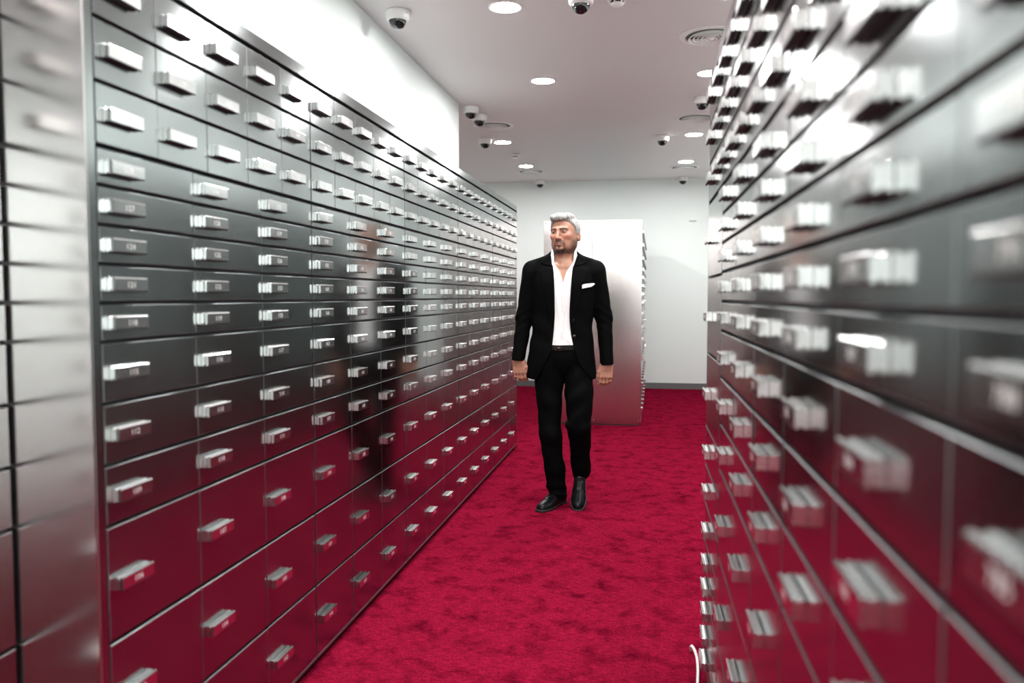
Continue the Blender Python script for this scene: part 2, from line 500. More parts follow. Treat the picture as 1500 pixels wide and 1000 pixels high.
def ceiling_vent(x, y, label):
    root = empty('ceiling_vent', (x, y, H))
    tag(root, label, 'ceiling vent', 'round ceiling air vents')
    m = MB(); m.lathe([(0.198, 0.0), (0.200, -0.003), (0.190, -0.006), (0.165, -0.008), (0.158, -0.006), (0.157, -0.001)], 40)
    m.build('outer_ring', 'diffuser_white', root)
    b = MB(); b.lathe([(0.158, -0.0012), (0.001, -0.0012)], 40); b.f = [f[::-1] for f in b.f]; b.build('duct_opening', 'duct_grey', root)
    for k, r in enumerate((0.140, 0.114, 0.089, 0.064, 0.040)):
        c = MB(); c.lathe([(r-0.012, -0.004), (r, -0.018), (r+0.003, -0.022), (r-0.002, -0.0225), (r-0.014, -0.006)], 36)
        c.build('cone_ring', 'diffuser_white', root)
    e = MB(); e.lathe([(0.022, -0.004), (0.024, -0.020), (0.001, -0.022)], 20); e.build('centre_cap', 'diffuser_white', root)
for x, y, l in [(0.345, 5.452, 'round ceiling vent largest in view, cut off by the right cabinets'),
                (-1.560, 7.895, 'round ceiling vent behind two dome cameras at the wall corner'),
                (0.376, 7.889, 'round ceiling vent beside the right cabinets, between dome camera and downlight'),
                (-1.635, 10.85, 'thin-looking round ceiling vent on the left near the back wall'),
                (0.377, 10.83, 'thin-looking round ceiling vent on the right near the back wall')]:
    ceiling_vent(x, y, l)

# small sensor on the back wall
rt = empty('wall_sensor', (0.537, Y_BACK, 2.407))
tag(rt, 'tiny white sensor strip fixed on the back wall', 'sensor')
m = MB(); m.box((-0.055, -0.02, -0.012), (0.055, 0, 0.012)); m.build('case', 'white_plastic', rt)
m = MB(); m.box((-0.045, -0.0215, -0.008), (0.045, -0.02, -0.003)); m.build('slot', 'slot_dark', rt)

# loose cable on the carpet at the foot of the right row
m = MB()
pts = [(0.150, 3.03, 0.004), (0.147, 3.00, 0.030), (0.150, 2.96, 0.052), (0.158, 2.93, 0.050), (0.165, 2.90, 0.034), (0.165, 2.84, 0.018), (0.160, 2.76, 0.008), (0.150, 2.6, 0.006), (0.152, 2.4, 0.006), (0.14, 2.2, 0.006)]
dense = []
for i in range(len(pts)-1):
    for t in range(6):
        p0, p1, p2, p3 = [Vector(pts[max(0, min(len(pts)-1, i+k))]) for k in (-1, 0, 1, 2)]
        u = t/6
        dense.append(0.5*((2*p1)+(p2-p0)*u+(2*p0-5*p1+4*p2-p3)*u*u+(3*p1-p0-3*p2+p3)*u**3))
dense.append(Vector(pts[-1]))
m.tube(dense, 0.0045, 8)
tag(m.build('power_cable', 'cable_white'), 'white loose cable at the foot of the narrow right end unit', 'cable')
# ------------------------------------------------------------------ the man
def grid(lo, hi, h):
    ax = [np.arange(lo[i], hi[i]+h, h, dtype=np.float32) for i in range(3)]
    return np.meshgrid(*ax, indexing='ij', sparse=True)

def surface(d, lo, h):
    """naive surface nets: vertices and quads of the zero level of d"""
    s = d < 0
    c = s[:-1,:-1,:-1].astype(np.int8)
    cnt = np.zeros_like(c)
    offs = [(i, j, k) for i in (0,1) for j in (0,1) for k in (0,1)]
    nx, ny, nz = d.shape
    for i, j, k in offs: cnt += s[i:nx-1+i, j:ny-1+j, k:nz-1+k]
    act = (cnt > 0) & (cnt < 8)
    I, J, K = np.nonzero(act)
    idx = -np.ones(act.shape, np.int64); idx[I, J, K] = np.arange(len(I))
    val = {o: d[I+o[0], J+o[1], K+o[2]] for o in offs}
    acc = np.zeros((len(I), 3)); n = np.zeros(len(I))
    for a in offs:
        for ax in range(3):
            if a[ax]: continue
            b = list(a); b[ax] = 1; b = tuple(b)
            va, vb = val[a], val[b]
            m = (va < 0) != (vb < 0)
            t = np.where(m, va/np.where(m, va-vb, 1), 0)
            p = np.tile(np.array(a, float), (len(I), 1)); p[:, ax] += t
            acc[m] += p[m]; n[m] += 1
    V = (np.stack([I, J, K], 1) + acc/n[:, None]) * h + np.array(lo)
    Q = []
    for ax in range(3):
        sl0 = [slice(None)]*3; sl1 = [slice(None)]*3
        sl0[ax] = slice(0, -1); sl1[ax] = slice(1, None)
        ch = s[tuple(sl0)] != s[tuple(sl1)]
        o1, o2 = (ax+1) % 3, (ax+2) % 3
        P = np.stack(np.nonzero(ch), 1)
        P = P[(P[:, o1] > 0) & (P[:, o2] > 0) & (P[:, o1] < d.shape[o1]-1) & (P[:, o2] < d.shape[o2]-1)]
        def cell(da, db):
            q = P.copy(); q[:, o1] += da; q[:, o2] += db
            return idx[q[:, 0], q[:, 1], q[:, 2]]
        q = np.stack([cell(-1,-1), cell(0,-1), cell(0,0), cell(-1,0)], 1)
        ins = s[P[:, 0], P[:, 1], P[:, 2]]
        q[~ins] = q[~ins][:, ::-1]
        Q.append(q)
    return V, np.concatenate(Q)

def relax(V, Q, n=1, w=0.5):
    e = np.concatenate([Q[:, [0,1]], Q[:, [1,2]], Q[:, [2,3]], Q[:, [3,0]]])
    for _ in range(n):
        A = np.zeros_like(V); c = np.zeros(len(V))
        np.add.at(A, e[:, 0], V[e[:, 1]]); np.add.at(c, e[:, 0], 1)
        np.add.at(A, e[:, 1], V[e[:, 0]]); np.add.at(c, e[:, 1], 1)
        V = V*(1-w) + w*A/np.maximum(c, 1)[:, None]
    return V

def quad_mesh(name, V, Q, mats):
    me = bpy.data.meshes.new(name)
    me.vertices.add(len(V)); me.vertices.foreach_set('co', np.asarray(V, np.float32).ravel())
    me.loops.add(len(Q)*4); me.loops.foreach_set('vertex_index', Q.astype(np.int32).ravel())
    me.polygons.add(len(Q)); me.polygons.foreach_set('loop_start', np.arange(len(Q), dtype=np.int32)*4)
    me.polygons.foreach_set('use_smooth', np.ones(len(Q), bool))
    me.update(calc_edges=True)
    for m in ([mats] if isinstance(mats, str) else mats): me.materials.append(MATS[m])
    return me

def smin(a, b, k):
    h = np.maximum(k-np.abs(a-b), 0)/k
    return np.minimum(a, b) - h*h*k*0.25
def smax(a, b, k): return -smin(-a, -b, k)
def ell(G, c, r):
    x, y, z = (G[0]-c[0])/r[0], (G[1]-c[1])/r[1], (G[2]-c[2])/r[2]
    k0 = np.sqrt(x*x+y*y+z*z)
    k1 = np.sqrt((x/r[0])**2+(y/r[1])**2+(z/r[2])**2)
    return k0*(k0-1)/np.maximum(k1, 1e-6)
def cone(G, a, b, ra, rb, sq=None):
    """round-ended tapering limb from a to b; sq = flattening factors per axis"""
    a = np.array(a, float); b = np.array(b, float); d = b-a; L2 = (d*d).sum()
    px, py, pz = G[0]-a[0], G[1]-a[1], G[2]-a[2]
    t = np.clip((px*d[0]+py*d[1]+pz*d[2])/L2, 0, 1)
    qx, qy, qz = px-t*d[0], py-t*d[1], pz-t*d[2]
    if sq: qx, qy, qz = qx/sq[0], qy/sq[1], qz/sq[2]
    return np.sqrt(qx*qx+qy*qy+qz*qz) - (ra+(rb-ra)*t)
def chain(G, pts, rs, k=0.02, sq=None):
    d = None
    for i in range(len(pts)-1):
        c = cone(G, pts[i], pts[i+1], rs[i], rs[i+1], sq)
        d = c if d is None else smin(d, c, k)
    return d
def rbox(G, c, hs, r):
    q = [np.abs(G[i]-c[i])-(hs[i]-r) for i in range(3)]
    o = np.sqrt(sum(np.maximum(t, 0)**2 for t in q))
    return o + np.minimum(np.maximum(np.maximum(q[0], q[1]), q[2]), 0) - r
def poly2(px, pz, poly):
    d = None; s = np.ones(np.broadcast(px, pz).shape, np.float32)
    n = len(poly)
    for i in range(n):
        ax, az = poly[i]; bx, bz = poly[i-1]
        ex, ez = bx-ax, bz-az; wx, wz = px-ax, pz-az
        t = np.clip((wx*ex+wz*ez)/(ex*ex+ez*ez), 0, 1)
        dx, dz = wx-ex*t, wz-ez*t
        q = dx*dx+dz*dz
        d = q if d is None else np.minimum(d, q)
        c1 = pz >= az; c2 = pz < bz; c3 = ex*wz > ez*wx
        flip = (c1 & c2 & c3) | (~c1 & ~c2 & ~c3)
        s = np.where(flip, -s, s)
    return s*np.sqrt(d)
def turn(G, c, yaw, pitch=0.0, roll=0.0):
    M = (Matrix.Rotation(yaw, 3, 'Z') @ Matrix.Rotation(pitch, 3, 'X') @ Matrix.Rotation(roll, 3, 'Y')).transposed()
    x, y, z = G[0]-c[0], G[1]-c[1], G[2]-c[2]
    return [M[i][0]*x+M[i][1]*y+M[i][2]*z for i in range(3)]
def lerp(z, zs, vs):
    """smooth (monotone-ish cubic) interpolation through the given stations"""
    zs = np.array(zs, float); vs = np.array(vs, float)
    sl = np.diff(vs)/np.diff(zs)
    m = np.concatenate([[sl[0]], np.where(sl[:-1]*sl[1:] > 0, 2*sl[:-1]*sl[1:]/(sl[:-1]+sl[1:]+1e-12), 0.5*(sl[:-1]+sl[1:])*0.5), [sl[-1]]])
    z = np.clip(z, zs[0], zs[-1])
    i = np.clip(np.searchsorted(zs, z, side='right')-1, 0, len(zs)-2)
    h = zs[i+1]-zs[i]; t = (z-zs[i])/h
    r = (2*t**3-3*t**2+1)*vs[i]+(t**3-2*t**2+t)*h*m[i]+(-2*t**3+3*t**2)*vs[i+1]+(t**3-t**2)*h*m[i+1]
    return r.astype(np.float32)

# --- materials
plain('suit_black', (0.0014, 0.0016, 0.0018), 0.85, bump=(500, 0.2, 0.0005), spec=0.05)
plain('shirt_white', (0.83, 0.83, 0.83), 0.75, bump=(60, 0.12, 0.003))
plain('shoe_leather', (0.004, 0.004, 0.005), 0.36, spec=0.15, bump=(60, 0.05, 0.001))
plain('sole_black', (0.008, 0.008, 0.008), 0.6)
plain('belt_leather', (0.004, 0.004, 0.004), 0.6, spec=0.2)
plain('buckle_metal', (0.65, 0.64, 0.62), 0.2, 1.0)
plain('button_black', (0.012, 0.012, 0.012), 0.3)
plain('pocket_silk', (0.82, 0.81, 0.80), 0.5, bump=(90, 0.2, 0.003))
plain('eye_white', (0.62, 0.58, 0.55), 0.15)
plain('iris_dark', (0.016, 0.010, 0.007), 0.08)
plain('hair_dark', (0.02, 0.015, 0.012), 0.6)
def skin_mat():
    m, nt, b = new_mat('skin')
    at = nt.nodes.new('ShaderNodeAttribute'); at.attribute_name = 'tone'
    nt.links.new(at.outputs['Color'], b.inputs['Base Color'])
    b.inputs['Roughness'].default_value = 0.45
    b.inputs['Specular IOR Level'].default_value = 0.4
    b.inputs['Subsurface Weight'].default_value = 0.08
    b.inputs['Subsurface Radius'].default_value = (0.010, 0.004, 0.002)
    n = nt.nodes.new('ShaderNodeTexNoise'); n.inputs['Scale'].default_value = 260
    tc = nt.nodes.new('ShaderNodeTexCoord'); nt.links.new(tc.outputs['Object'], n.inputs['Vector'])
    bp = nt.nodes.new('ShaderNodeBump'); bp.inputs['Strength'].default_value = 0.12; bp.inputs['Distance'].default_value = 0.001
    nt.links.new(n.outputs['Fac'], bp.inputs['Height']); nt.links.new(bp.outputs['Normal'], b.inputs['Normal'])
skin_mat()
def hair_mat():
    m, nt, b = new_mat('hair_silver')
    tc = nt.nodes.new('ShaderNodeTexCoord')
    mp = nt.nodes.new('ShaderNodeMapping'); mp.inputs['Scale'].default_value = (230, 14, 18); mp.inputs['Rotation'].default_value = (0.0, 0.0, 0.35)
    n = nt.nodes.new('ShaderNodeTexNoise'); n.inputs['Scale'].default_value = 1.0; n.inputs['Detail'].default_value = 3
    nt.links.new(tc.outputs['Object'], mp.inputs['Vector']); nt.links.new(mp.outputs['Vector'], n.inputs['Vector'])
    r = nt.nodes.new('ShaderNodeValToRGB')
    r.color_ramp.elements[0].position = 0.3; r.color_ramp.elements[0].color = (0.105, 0.105, 0.10, 1)
    r.color_ramp.elements[1].position = 0.62; r.color_ramp.elements[1].color = (0.37, 0.37, 0.36, 1)
    nt.links.new(n.outputs['Fac'], r.inputs['Fac']); nt.links.new(r.outputs['Color'], b.inputs['Base Color'])
    b.inputs['Roughness'].default_value = 0.5
    bp = nt.nodes.new('ShaderNodeBump'); bp.inputs['Strength'].default_value = 0.45; bp.inputs['Distance'].default_value = 0.003
    nt.links.new(n.outputs['Fac'], bp.inputs['Height']); nt.links.new(bp.outputs['Normal'], b.inputs['Normal'])
hair_mat()

MAN = empty('person', (-0.548, 5.00, 0.0), R(5.5))
tag(MAN, 'man with silver hair and goatee walking in open black suit and white shirt', 'person')

HEAD_C = (0.003, 0.0, 1.722); HEAD_A = (R(-24), R(2), R(-2))
HEAD_M = Matrix.Rotation(HEAD_A[0], 3, 'Z') @ Matrix.Rotation(HEAD_A[1], 3, 'X') @ Matrix.Rotation(HEAD_A[2], 3, 'Y')
def head_sdf(L):
    ax = [np.abs(L[0]), L[1], L[2]]
    d = ell(L, (0, 0.016, 0.018), (0.081, 0.097, 0.083))
    d = smin(d, ell(L, (0, -0.020, -0.044), (0.071, 0.068, 0.088)), 0.03)
    d = smin(d, ell(L, (0, -0.028, -0.086), (0.063, 0.053, 0.047)), 0.03)
    d = smin(d, ell(ax, (0.053, 0.004, -0.068), (0.022, 0.036, 0.036)), 0.03)          # jaw corner
    d = smin(d, ell(L, (0, -0.074, -0.114), (0.024, 0.016, 0.019)), 0.022)             # chin
    d = smin(d, ell(ax, (0.042, -0.060, -0.026), (0.022, 0.022, 0.018)), 0.025)        # cheekbone
    d = smin(d, cone(ax, (0.010, -0.085, 0.017), (0.046, -0.072, 0.017), 0.0105, 0.0095), 0.014)   # brow ridge
    d = smax(d, -ell(ax, (0.0335, -0.101, -0.002), (0.021, 0.017, 0.0135)), 0.014)     # eye socket
    d = smin(d, ell(ax, (0.0335, -0.0715, -0.001), (0.0175, 0.0150, 0.0120)), 0.004)   # lids
    d = smax(d, -ell(ax, (0.0335, -0.0890, -0.0015), (0.0135, 0.0085, 0.0030)), 0.002) # lid opening
    d = smin(d, cone(L, (0, -0.086, 0.010), (0, -0.1085, -0.036), 0.0080, 0.0125), 0.012)         # nose
    d = smin(d, ell(ax, (0.0125, -0.098, -0.0415), (0.0085, 0.011, 0.0085)), 0.007)
    d = smax(d, -ell(ax, (0.0065, -0.1030, -0.0520), (0.0042, 0.006, 0.004)), 0.004)   # nostril
    d = smin(d, ell(L, (0, -0.081, -0.066), (0.030, 0.016, 0.022)), 0.012)             # mouth mound
    d = smin(d, cone(ax, (0.0, -0.0955, -0.0685), (0.023, -0.0830, -0.0725), 0.0052, 0.0028), 0.005)
    d = smin(d, cone(ax, (0.0, -0.0945, -0.0790), (0.021, -0.0835, -0.0755), 0.0062, 0.003), 0.005)
    d = smax(d, -cone(ax, (0.0, -0.1020, -0.0737), (0.024, -0.0880, -0.0743), 0.0018, 0.0012), 0.003)
    d = smax(d, -ell(L, (0, -0.094, -0.0915), (0.022, 0.008, 0.006)), 0.008)           # under the lip
    e = turn(ax, (0.0810, 0.018, -0.030), R(-22), R(10), 0)
    ear = ell(e, (0.004, 0, 0), (0.0085, 0.019, 0.032))
    ear = smax(ear, -ell(e, (0.013, -0.003, 0.003), (0.007, 0.011, 0.020)), 0.004)
    d = smin(d, ear, 0.007)
    return d

def neck_sdf(G):
    d = cone(G, (0.004, 0.026, 1.64), (0.0, 0.038, 1.47), 0.062, 0.072)
    return d

def build_body():
    parts = []
    # head, neck and upper chest
    lo, h = (-0.16, -0.17, 1.36), 0.0024
    G = grid(lo, (0.17, 0.17, 1.86), h)
    d = smin(head_sdf(turn(G, HEAD_C, *HEAD_A)), neck_sdf(G), 0.03)
    d = smin(d, ell(G, (0, 0.035, 1.40), (0.155, 0.112, 0.15)), 0.05)
    d = smax(d, -cone(G, (0, -0.075, 1.60), (0.0, -0.083, 1.40), 0.006, 0.003), 0.02)
    for s in (-1, 1): d = smin(d, cone(G, (s*0.018, -0.045, 1.510), (s*0.07, -0.02, 1.525), 0.010, 0.010), 0.022)   # collar bones
    V, Q = surface(d, lo, h); V = relax(V, Q, 1, 0.35)
    parts.append((V, Q))
    # hidden trunk and limbs that carry the head and hands
    lo, h = (-0.38, -0.2, 0.10), 0.010
    G = grid(lo, (0.38, 0.30, 1.50), h)
    d = smin(ell(G, (0, 0.03, 1.30), (0.155, 0.10, 0.22)), ell(G, (0, 0.025, 1.0), (0.15, 0.095, 0.15)), 0.06)
    for A in (ARM_R, ARM_L): d = smin(d, chain(G, A, (0.050, 0.036, 0.026), 0.02), 0.03)
    for A in (LEG_R, LEG_L): d = smin(d, chain(G, A, (0.075, 0.048, 0.034), 0.03), 0.03)
    parts.append(surface(d, lo, h))
    for wrist, side, ang in ((ARM_R[2], 1, (R(-14), R(4), R(-4))), (ARM_L[2], -1, (R(12), R(2), R(3)))):
        lo = np.array(wrist)+np.array((-0.085, -0.07, -0.20)); h = 0.0018
        G = grid(lo, np.array(wrist)+np.array((0.085, 0.085, 0.09)), h)
        L = turn(G, wrist, *ang); L = [L[0]*side, L[1], L[2]]
        V, Q = surface(hand_sdf(L), lo, h); V = relax(V, Q, 1, 0.3)
        parts.append((V, Q))
    Vs, Qs, o = [], [], 0
    for V, Q in parts: Vs.append(V); Qs.append(Q+o); o += len(V)
    V = np.concatenate(Vs); Q = np.concatenate(Qs)
    me = quad_mesh('body', V, Q, 'skin')
    # skin tones: flush, lips, brows, the trimmed beard, and painted eye-socket shade
    Hm = np.array(HEAD_M.transposed())
    P = (V-np.array(HEAD_C)) @ Hm.T
    x, y, z = np.abs(P[:, 0]), P[:, 1], P[:, 2]
    base = np.array((0.36, 0.182, 0.122)); C = np.tile(base, (len(V), 1))
    def blend(mask, rgb):
        nonlocal C
        mask = np.clip(mask, 0, 1)[:, None]; C = C*(1-mask)+np.array(rgb)*mask
    g = lambda cx, cy, cz, r: np.exp(-(((x-cx)/r[0])**2+((y-cy)/r[1])**2+((z-cz)/r[2])**2))
    face = y < 0.06
    blend(0.55*g(0.045, -0.065, -0.035, (0.025, 0.04, 0.022)), (0.52, 0.17, 0.12))
    blend(0.5*g(0.0, -0.115, -0.038, (0.02, 0.02, 0.014)), (0.52, 0.20, 0.15))
    blend(0.8*((y < -0.078) & (x < 0.024))*np.exp(-((z+0.0745)/0.0065)**2), (0.36, 0.13, 0.105))
    blend(0.6*g(0.0335, -0.085, 0.000, (0.020, 0.03, 0.014)), (0.22, 0.10, 0.075))  # shade of the eye sockets, put into the skin colour
    hd = (V[:, 2] > 1.50)*np.clip((V[:, 2]-1.578)/0.008, 0, 1)
    nz = 0.86+0.14*np.random.default_rng(3).random(len(V))
    st = lambda v, a, b: np.clip((v-a)/(b-a), 0, 1)
    jaw = st(-z, 0.072+0.5*np.clip(0.02-y, 0, 1)*0.35, 0.10+0.5*np.clip(0.02-y, 0, 1)*0.30)*st(-z, 0.02, 0.03)
    side = st(x, 0.046, 0.066)*st(-z, 0.030, 0.060)*st(0.03-y, 0.0, 0.02)*st(y, -0.07, -0.04)
    under = st(V[:, 2], 1.583, 1.592)
    low = st(-z, 0.098, 0.112)*(y < 0.01)
    blend(hd*0.80*nz*np.maximum(np.maximum(side, low*1.0), 0.6*jaw*(y < -0.01))*under, (0.040, 0.026, 0.020))
    must = np.exp(-((z+0.0605-0.10*x)/0.0078)**2)*(y < -0.066)*st(0.036-x, 0.0, 0.008)
    corner = np.exp(-((x-0.032)/0.006)**2)*st(-z, 0.055, 0.066)*st(y, -0.2, -0.19)*(y < -0.05)
    chin = (y < -0.055)*st(0.026-x, 0, 0.008)*st(-z, 0.100, 0.110)
    soul = np.exp(-((x)/0.0065)**2)*np.exp(-((z+0.093)/0.010)**2)*(y < -0.06)
    blend(hd*0.93*nz*np.max([must, corner*0.9, chin, soul], 0), (0.016, 0.011, 0.009))
    brow = np.exp(-((z-0.0170-0.10*(x-0.02)+2.2*np.clip(x-0.040, 0, 1)**1.2)/0.0046)**2)*st(x, 0.008, 0.014)*st(0.056-x, 0, 0.006)*(y < -0.05)
    blend(hd*0.93*brow, (0.018, 0.012, 0.010))
    blend(hd*0.6*((y < -0.06)*np.exp(-(((x-0.0335)/0.017)**2+((z-0.004)/0.0022)**2))), (0.03, 0.02, 0.018))   # lashes
    # knuckles and finger tips
    hands = V[:, 2] < 0.95
    blend(0.35*hands*(0.5+0.5*np.sin(V[:, 2]*130)), (0.52, 0.22, 0.17))
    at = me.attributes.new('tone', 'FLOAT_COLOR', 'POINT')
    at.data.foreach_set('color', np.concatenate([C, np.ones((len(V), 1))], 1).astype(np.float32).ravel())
    return link('body', me, MAN)

def hand_sdf(L):
    # wrist at the origin, fingers down -z, palm towards +y, thumb towards +x
    d = rbox(L, (0.0, 0.002, -0.052), (0.041, 0.0145, 0.046), 0.013)
    d = smin(d, cone(L, (0, 0.0, 0.035), (0, 0.0, -0.02), 0.030, 0.029, (1.0, 0.72, 1.0)), 0.025)
    d = smin(d, ell(L, (0.026, 0.012, -0.040), (0.019, 0.014, 0.030)), 0.015)
    for x, ln, r, spread in ((0.031, 0.074, 0.0092, 0.10), (0.0105, 0.083, 0.0096, 0.02), (-0.0105, 0.077, 0.0092, -0.05), (-0.030, 0.060, 0.0080, -0.14)):
        p = np.array((x, -0.002, -0.092)); a = 0.25+0.9*(0.05-x)*1.5
        pts, rs = [p + np.array((0, 0, 0.02)), p], [r*1.05, r*1.04]
        for seg, k in ((0.45, 0.0), (0.31, 0.55), (0.24, 0.42)):
            a += k
            p = p + ln*seg*np.array((math.sin(spread)*0.6, math.sin(a), -math.cos(a)))
            pts.append(p); rs.append(rs[-1]*0.92)
        f = chain(L, pts, rs, 0.004)
        for q in pts[1:4]: f = smin(f, ell(L, q-np.array((0, 0.001, 0)), (r*1.04,)*3), 0.005)
        d = smin(d, f, 0.0055)
    t = chain(L, [(0.026, 0.006, -0.028), (0.047, 0.004, -0.062), (0.051, 0.010, -0.092), (0.049, 0.017, -0.112)], [0.0135, 0.0115, 0.0098, 0.0076], 0.005)
    return smin(d, t, 0.010)

ARM_R = [(-0.192, 0.025, 1.475), (-0.246, 0.040, 1.20), (-0.282, -0.012, 0.945)]
ARM_L = [(0.192, 0.025, 1.475), (0.250, 0.050, 1.20), (0.268, 0.004, 0.920)]
LEG_R = [(-0.090, 0.030, 0.93), (-0.076, 0.005, 0.50), (-0.036, 0.085, 0.10)]
LEG_L = [(0.090, 0.030, 0.93), (0.094, -0.045, 0.53), (0.112, 0.170, 0.20)]
body = build_body()

# eyes
for s in (-1, 1):
    m = MB(); r = 0.0120
    prof = [(r*math.sin(a), -r*math.cos(a)) for a in np.linspace(0.02, math.pi-0.02, 15)]
    m.lathe(prof, 20)
    # the pole at -z becomes the gaze direction
    n_iris = 20*3
    for i in range(len(m.f)): m.mi[i] = 1 if i < n_iris else 0
    eo = m.build('eye', ['eye_white', 'iris_dark'], body)
    c = HEAD_M @ Vector((s*0.0335, -0.0735, -0.0015)) + Vector(HEAD_C)
    eo.location = c
    gaze = Matrix.Rotation(R(-34), 3, 'Z') @ Vector((0, -1, -0.03))
    eo.rotation_euler = gaze.to_track_quat('-Z', 'Y').to_euler()

# hair
def build_hair():
    lo, h = (-0.16, -0.16, 1.62), 0.0024
    G = grid(lo, (0.17, 0.17, 1.90), h)
    L = turn(G, HEAD_C, *HEAD_A)
    head = ell(L, (0, 0.016, 0.018), (0.081, 0.097, 0.083))
    x, y, z = L
    top = smin(head-0.010, ell(L, (-0.006, -0.040, 0.087), (0.058, 0.050, 0.026)), 0.03)
    top = smin(top, ell(L, (-0.022, -0.060, 0.090), (0.036, 0.026, 0.017)), 0.02)
    top = smin(top, ell(L, (0.030, 0.0, 0.092), (0.036, 0.060, 0.018)), 0.02)
    u = x*0.85+y*0.30+0.006*np.sin(y*70+z*40)
    top = top - 0.0008*np.sin(u*300+np.sin(y*30)) - 0.0007*np.sin(u*710+1.5*np.sin(z*40+y*30)) - 0.0018*np.sin(u*120+z*40)
    hz = lerp(y, [-0.2, -0.060, -0.040, -0.018, -0.004, 0.014, 0.020, 0.040, 0.12], [0.070, 0.067, 0.046, 0.022, -0.030, -0.036, -0.006, -0.030, -0.062])
    hz = hz + 0.010*np.clip(np.abs(x)-0.03, 0, 1)/0.03*np.exp(-((y+0.06)/0.03)**2) + 0.002*np.sin(x*260)
    cut = hz - z
    d = smax(top, cut*0.8, 0.010)
    d = smax(d, -(head+0.006), 0.002)
    V, Q = surface(d, lo, h); V = relax(V, Q, 1, 0.3)
    return link('hair', quad_mesh('hair', V, Q, 'hair_silver'), MAN)
build_hair()

# --- clothing
def torso(G, grow=0.0):
    z = G[2]
    zs = [0.74, 0.80, 0.90, 1.00, 1.10, 1.20, 1.30, 1.40, 1.48, 1.54, 1.60, 1.66]
    w = lerp(z, zs, [0.226, 0.224, 0.216, 0.202, 0.190, 0.187, 0.194, 0.196, 0.178, 0.130, 0.085, 0.05])
    dp = lerp(z, zs, [0.140, 0.140, 0.138, 0.130, 0.122, 0.122, 0.128, 0.130, 0.120, 0.098, 0.080, 0.05])
    cx = lerp(z, zs, [-0.016, -0.016, -0.016, -0.012, -0.010, -0.004, 0, 0, 0, 0, 0, 0])
    cy = lerp(z, zs, [0.03, 0.03, 0.025, 0.02, 0.02, 0.02, 0.02, 0.02, 0.03, 0.04, 0.045, 0.045])
    w = w+grow; dp = dp+grow
    k = np.sqrt((np.abs(G[0]-cx)/w)**2.2+(np.abs(G[1]-cy)/dp)**2.2)
    return (k-1)*np.minimum(w, dp)*0.9
def sleeve(G, A, side):
    cuff = np.array(A[2])+np.array((0, 0.0, -0.012))
    d = chain(G, [A[0], A[1], cuff], (0.068, 0.051, 0.0405), 0.02, (1.0, 1.12, 1.0))
    e = A[1]
    q = np.exp(-((G[2]-e[2])/0.10)**2)
    d = d - q*0.0016*np.sin(G[2]*120+G[0]*70*side+G[1]*45) - 0.001*np.sin(G[2]*42+G[1]*60)
    return smax(d, cuff[2]-0.004-G[2]+0.06*(G[0]-cuff[0])*side, 0.006)
ZC = [0.76, 0.82, 0.87, 0.92, 0.98, 1.03, 1.09, 1.20, 1.38, 1.50, 1.545, 1.60, 1.7]
XLO = [-0.20, -0.165, -0.135, -0.108, -0.080, -0.068, -0.062, -0.054, -0.056, -0.064, -0.082, -0.092, -0.095]
XRO = [0.200, 0.170, 0.128, 0.092, 0.072, 0.060, 0.047, 0.036, 0.044, 0.055, 0.080, 0.092, 0.095]
def jacket_sdf(G):
    t = torso(G)
    z = G[2]
    for s in (-1, 1):
        t = smin(t, cone(G, (s*0.075, 0.045, 1.545), (s*0.203, 0.028, 1.503), 0.047, 0.046), 0.03)
    t = t - 0.0025*np.sin(z*38+G[0]*30)*np.exp(-((z-1.12)/0.12)**2)*(G[1] < 0.05)
    t = smax(t, 0.808+0.10*np.clip(np.abs(G[0])-0.12, 0, 1)-z, 0.012)
    d = t
    d = smin(d, sleeve(G, ARM_R, -1), 0.014)
    d = smin(d, sleeve(G, ARM_L, 1), 0.014)
    op = np.maximum(lerp(z, ZC, XLO)-G[0], G[0]-lerp(z, ZC, XRO))      # < 0 inside the opening
    op = np.maximum(op, G[1]-0.03)
    d = smax(d, -op, 0.008)
    # room for neck and collar
    d = smax(d, -cone(G, (0, 0.02, 1.52), (0.0, 0.015, 1.75), 0.078, 0.088), 0.006)
    return d
JLO, JH = (-0.36, -0.16, 0.78), 0.0045
GJ = grid(JLO, (0.36, 0.20, 1.62), JH)
DJ = jacket_sdf(GJ)
V, Q = surface(DJ, JLO, JH); V = relax(V, Q, 1, 0.4)
jacket = link('jacket', quad_mesh('jacket', V, Q, 'suit_black'), MAN)
jacket['label'] = 'open black single-breasted jacket'

def patch(name, poly, mat, lift, parent, thick=0.006, base=None):
    """a cloth piece lying on the front of the jacket, outlined by poly in (x, z)"""
    xs = [p[0] for p in poly]; zs = [p[1] for p in poly]
    h = 0.0028
    lo = (min(xs)-0.02, -0.17, min(zs)-0.02)
    G = grid(lo, (max(xs)+0.02, 0.06, max(zs)+0.02), h)
    b = (base or jacket_sdf0)(G)
    d = smax(np.abs(b-lift)-thick/2, poly2(G[0], G[2], poly), 0.002)
    d = np.maximum(d, G[1]-0.03)
    V, Q = surface(d, lo, h); V = relax(V, Q, 1, 0.4)
    return link(name, quad_mesh(name, V, Q, mat), parent)
def jacket_sdf0(G):
    t = torso(G)
    for s in (-1, 1):
        t = smin(t, cone(G, (s*0.075, 0.045, 1.545), (s*0.203, 0.028, 1.503), 0.047, 0.046), 0.03)
    return t - 0.0025*np.sin(G[2]*38+G[0]*30)*np.exp(-((G[2]-1.12)/0.12)**2)*(G[1] < 0.05)
patch('lapel', [(-0.068, 1.50), (-0.060, 1.38), (-0.060, 1.20), (-0.070, 1.13), (-0.112, 1.32), (-0.148, 1.485), (-0.110, 1.512)], 'suit_black', 0.004, jacket)
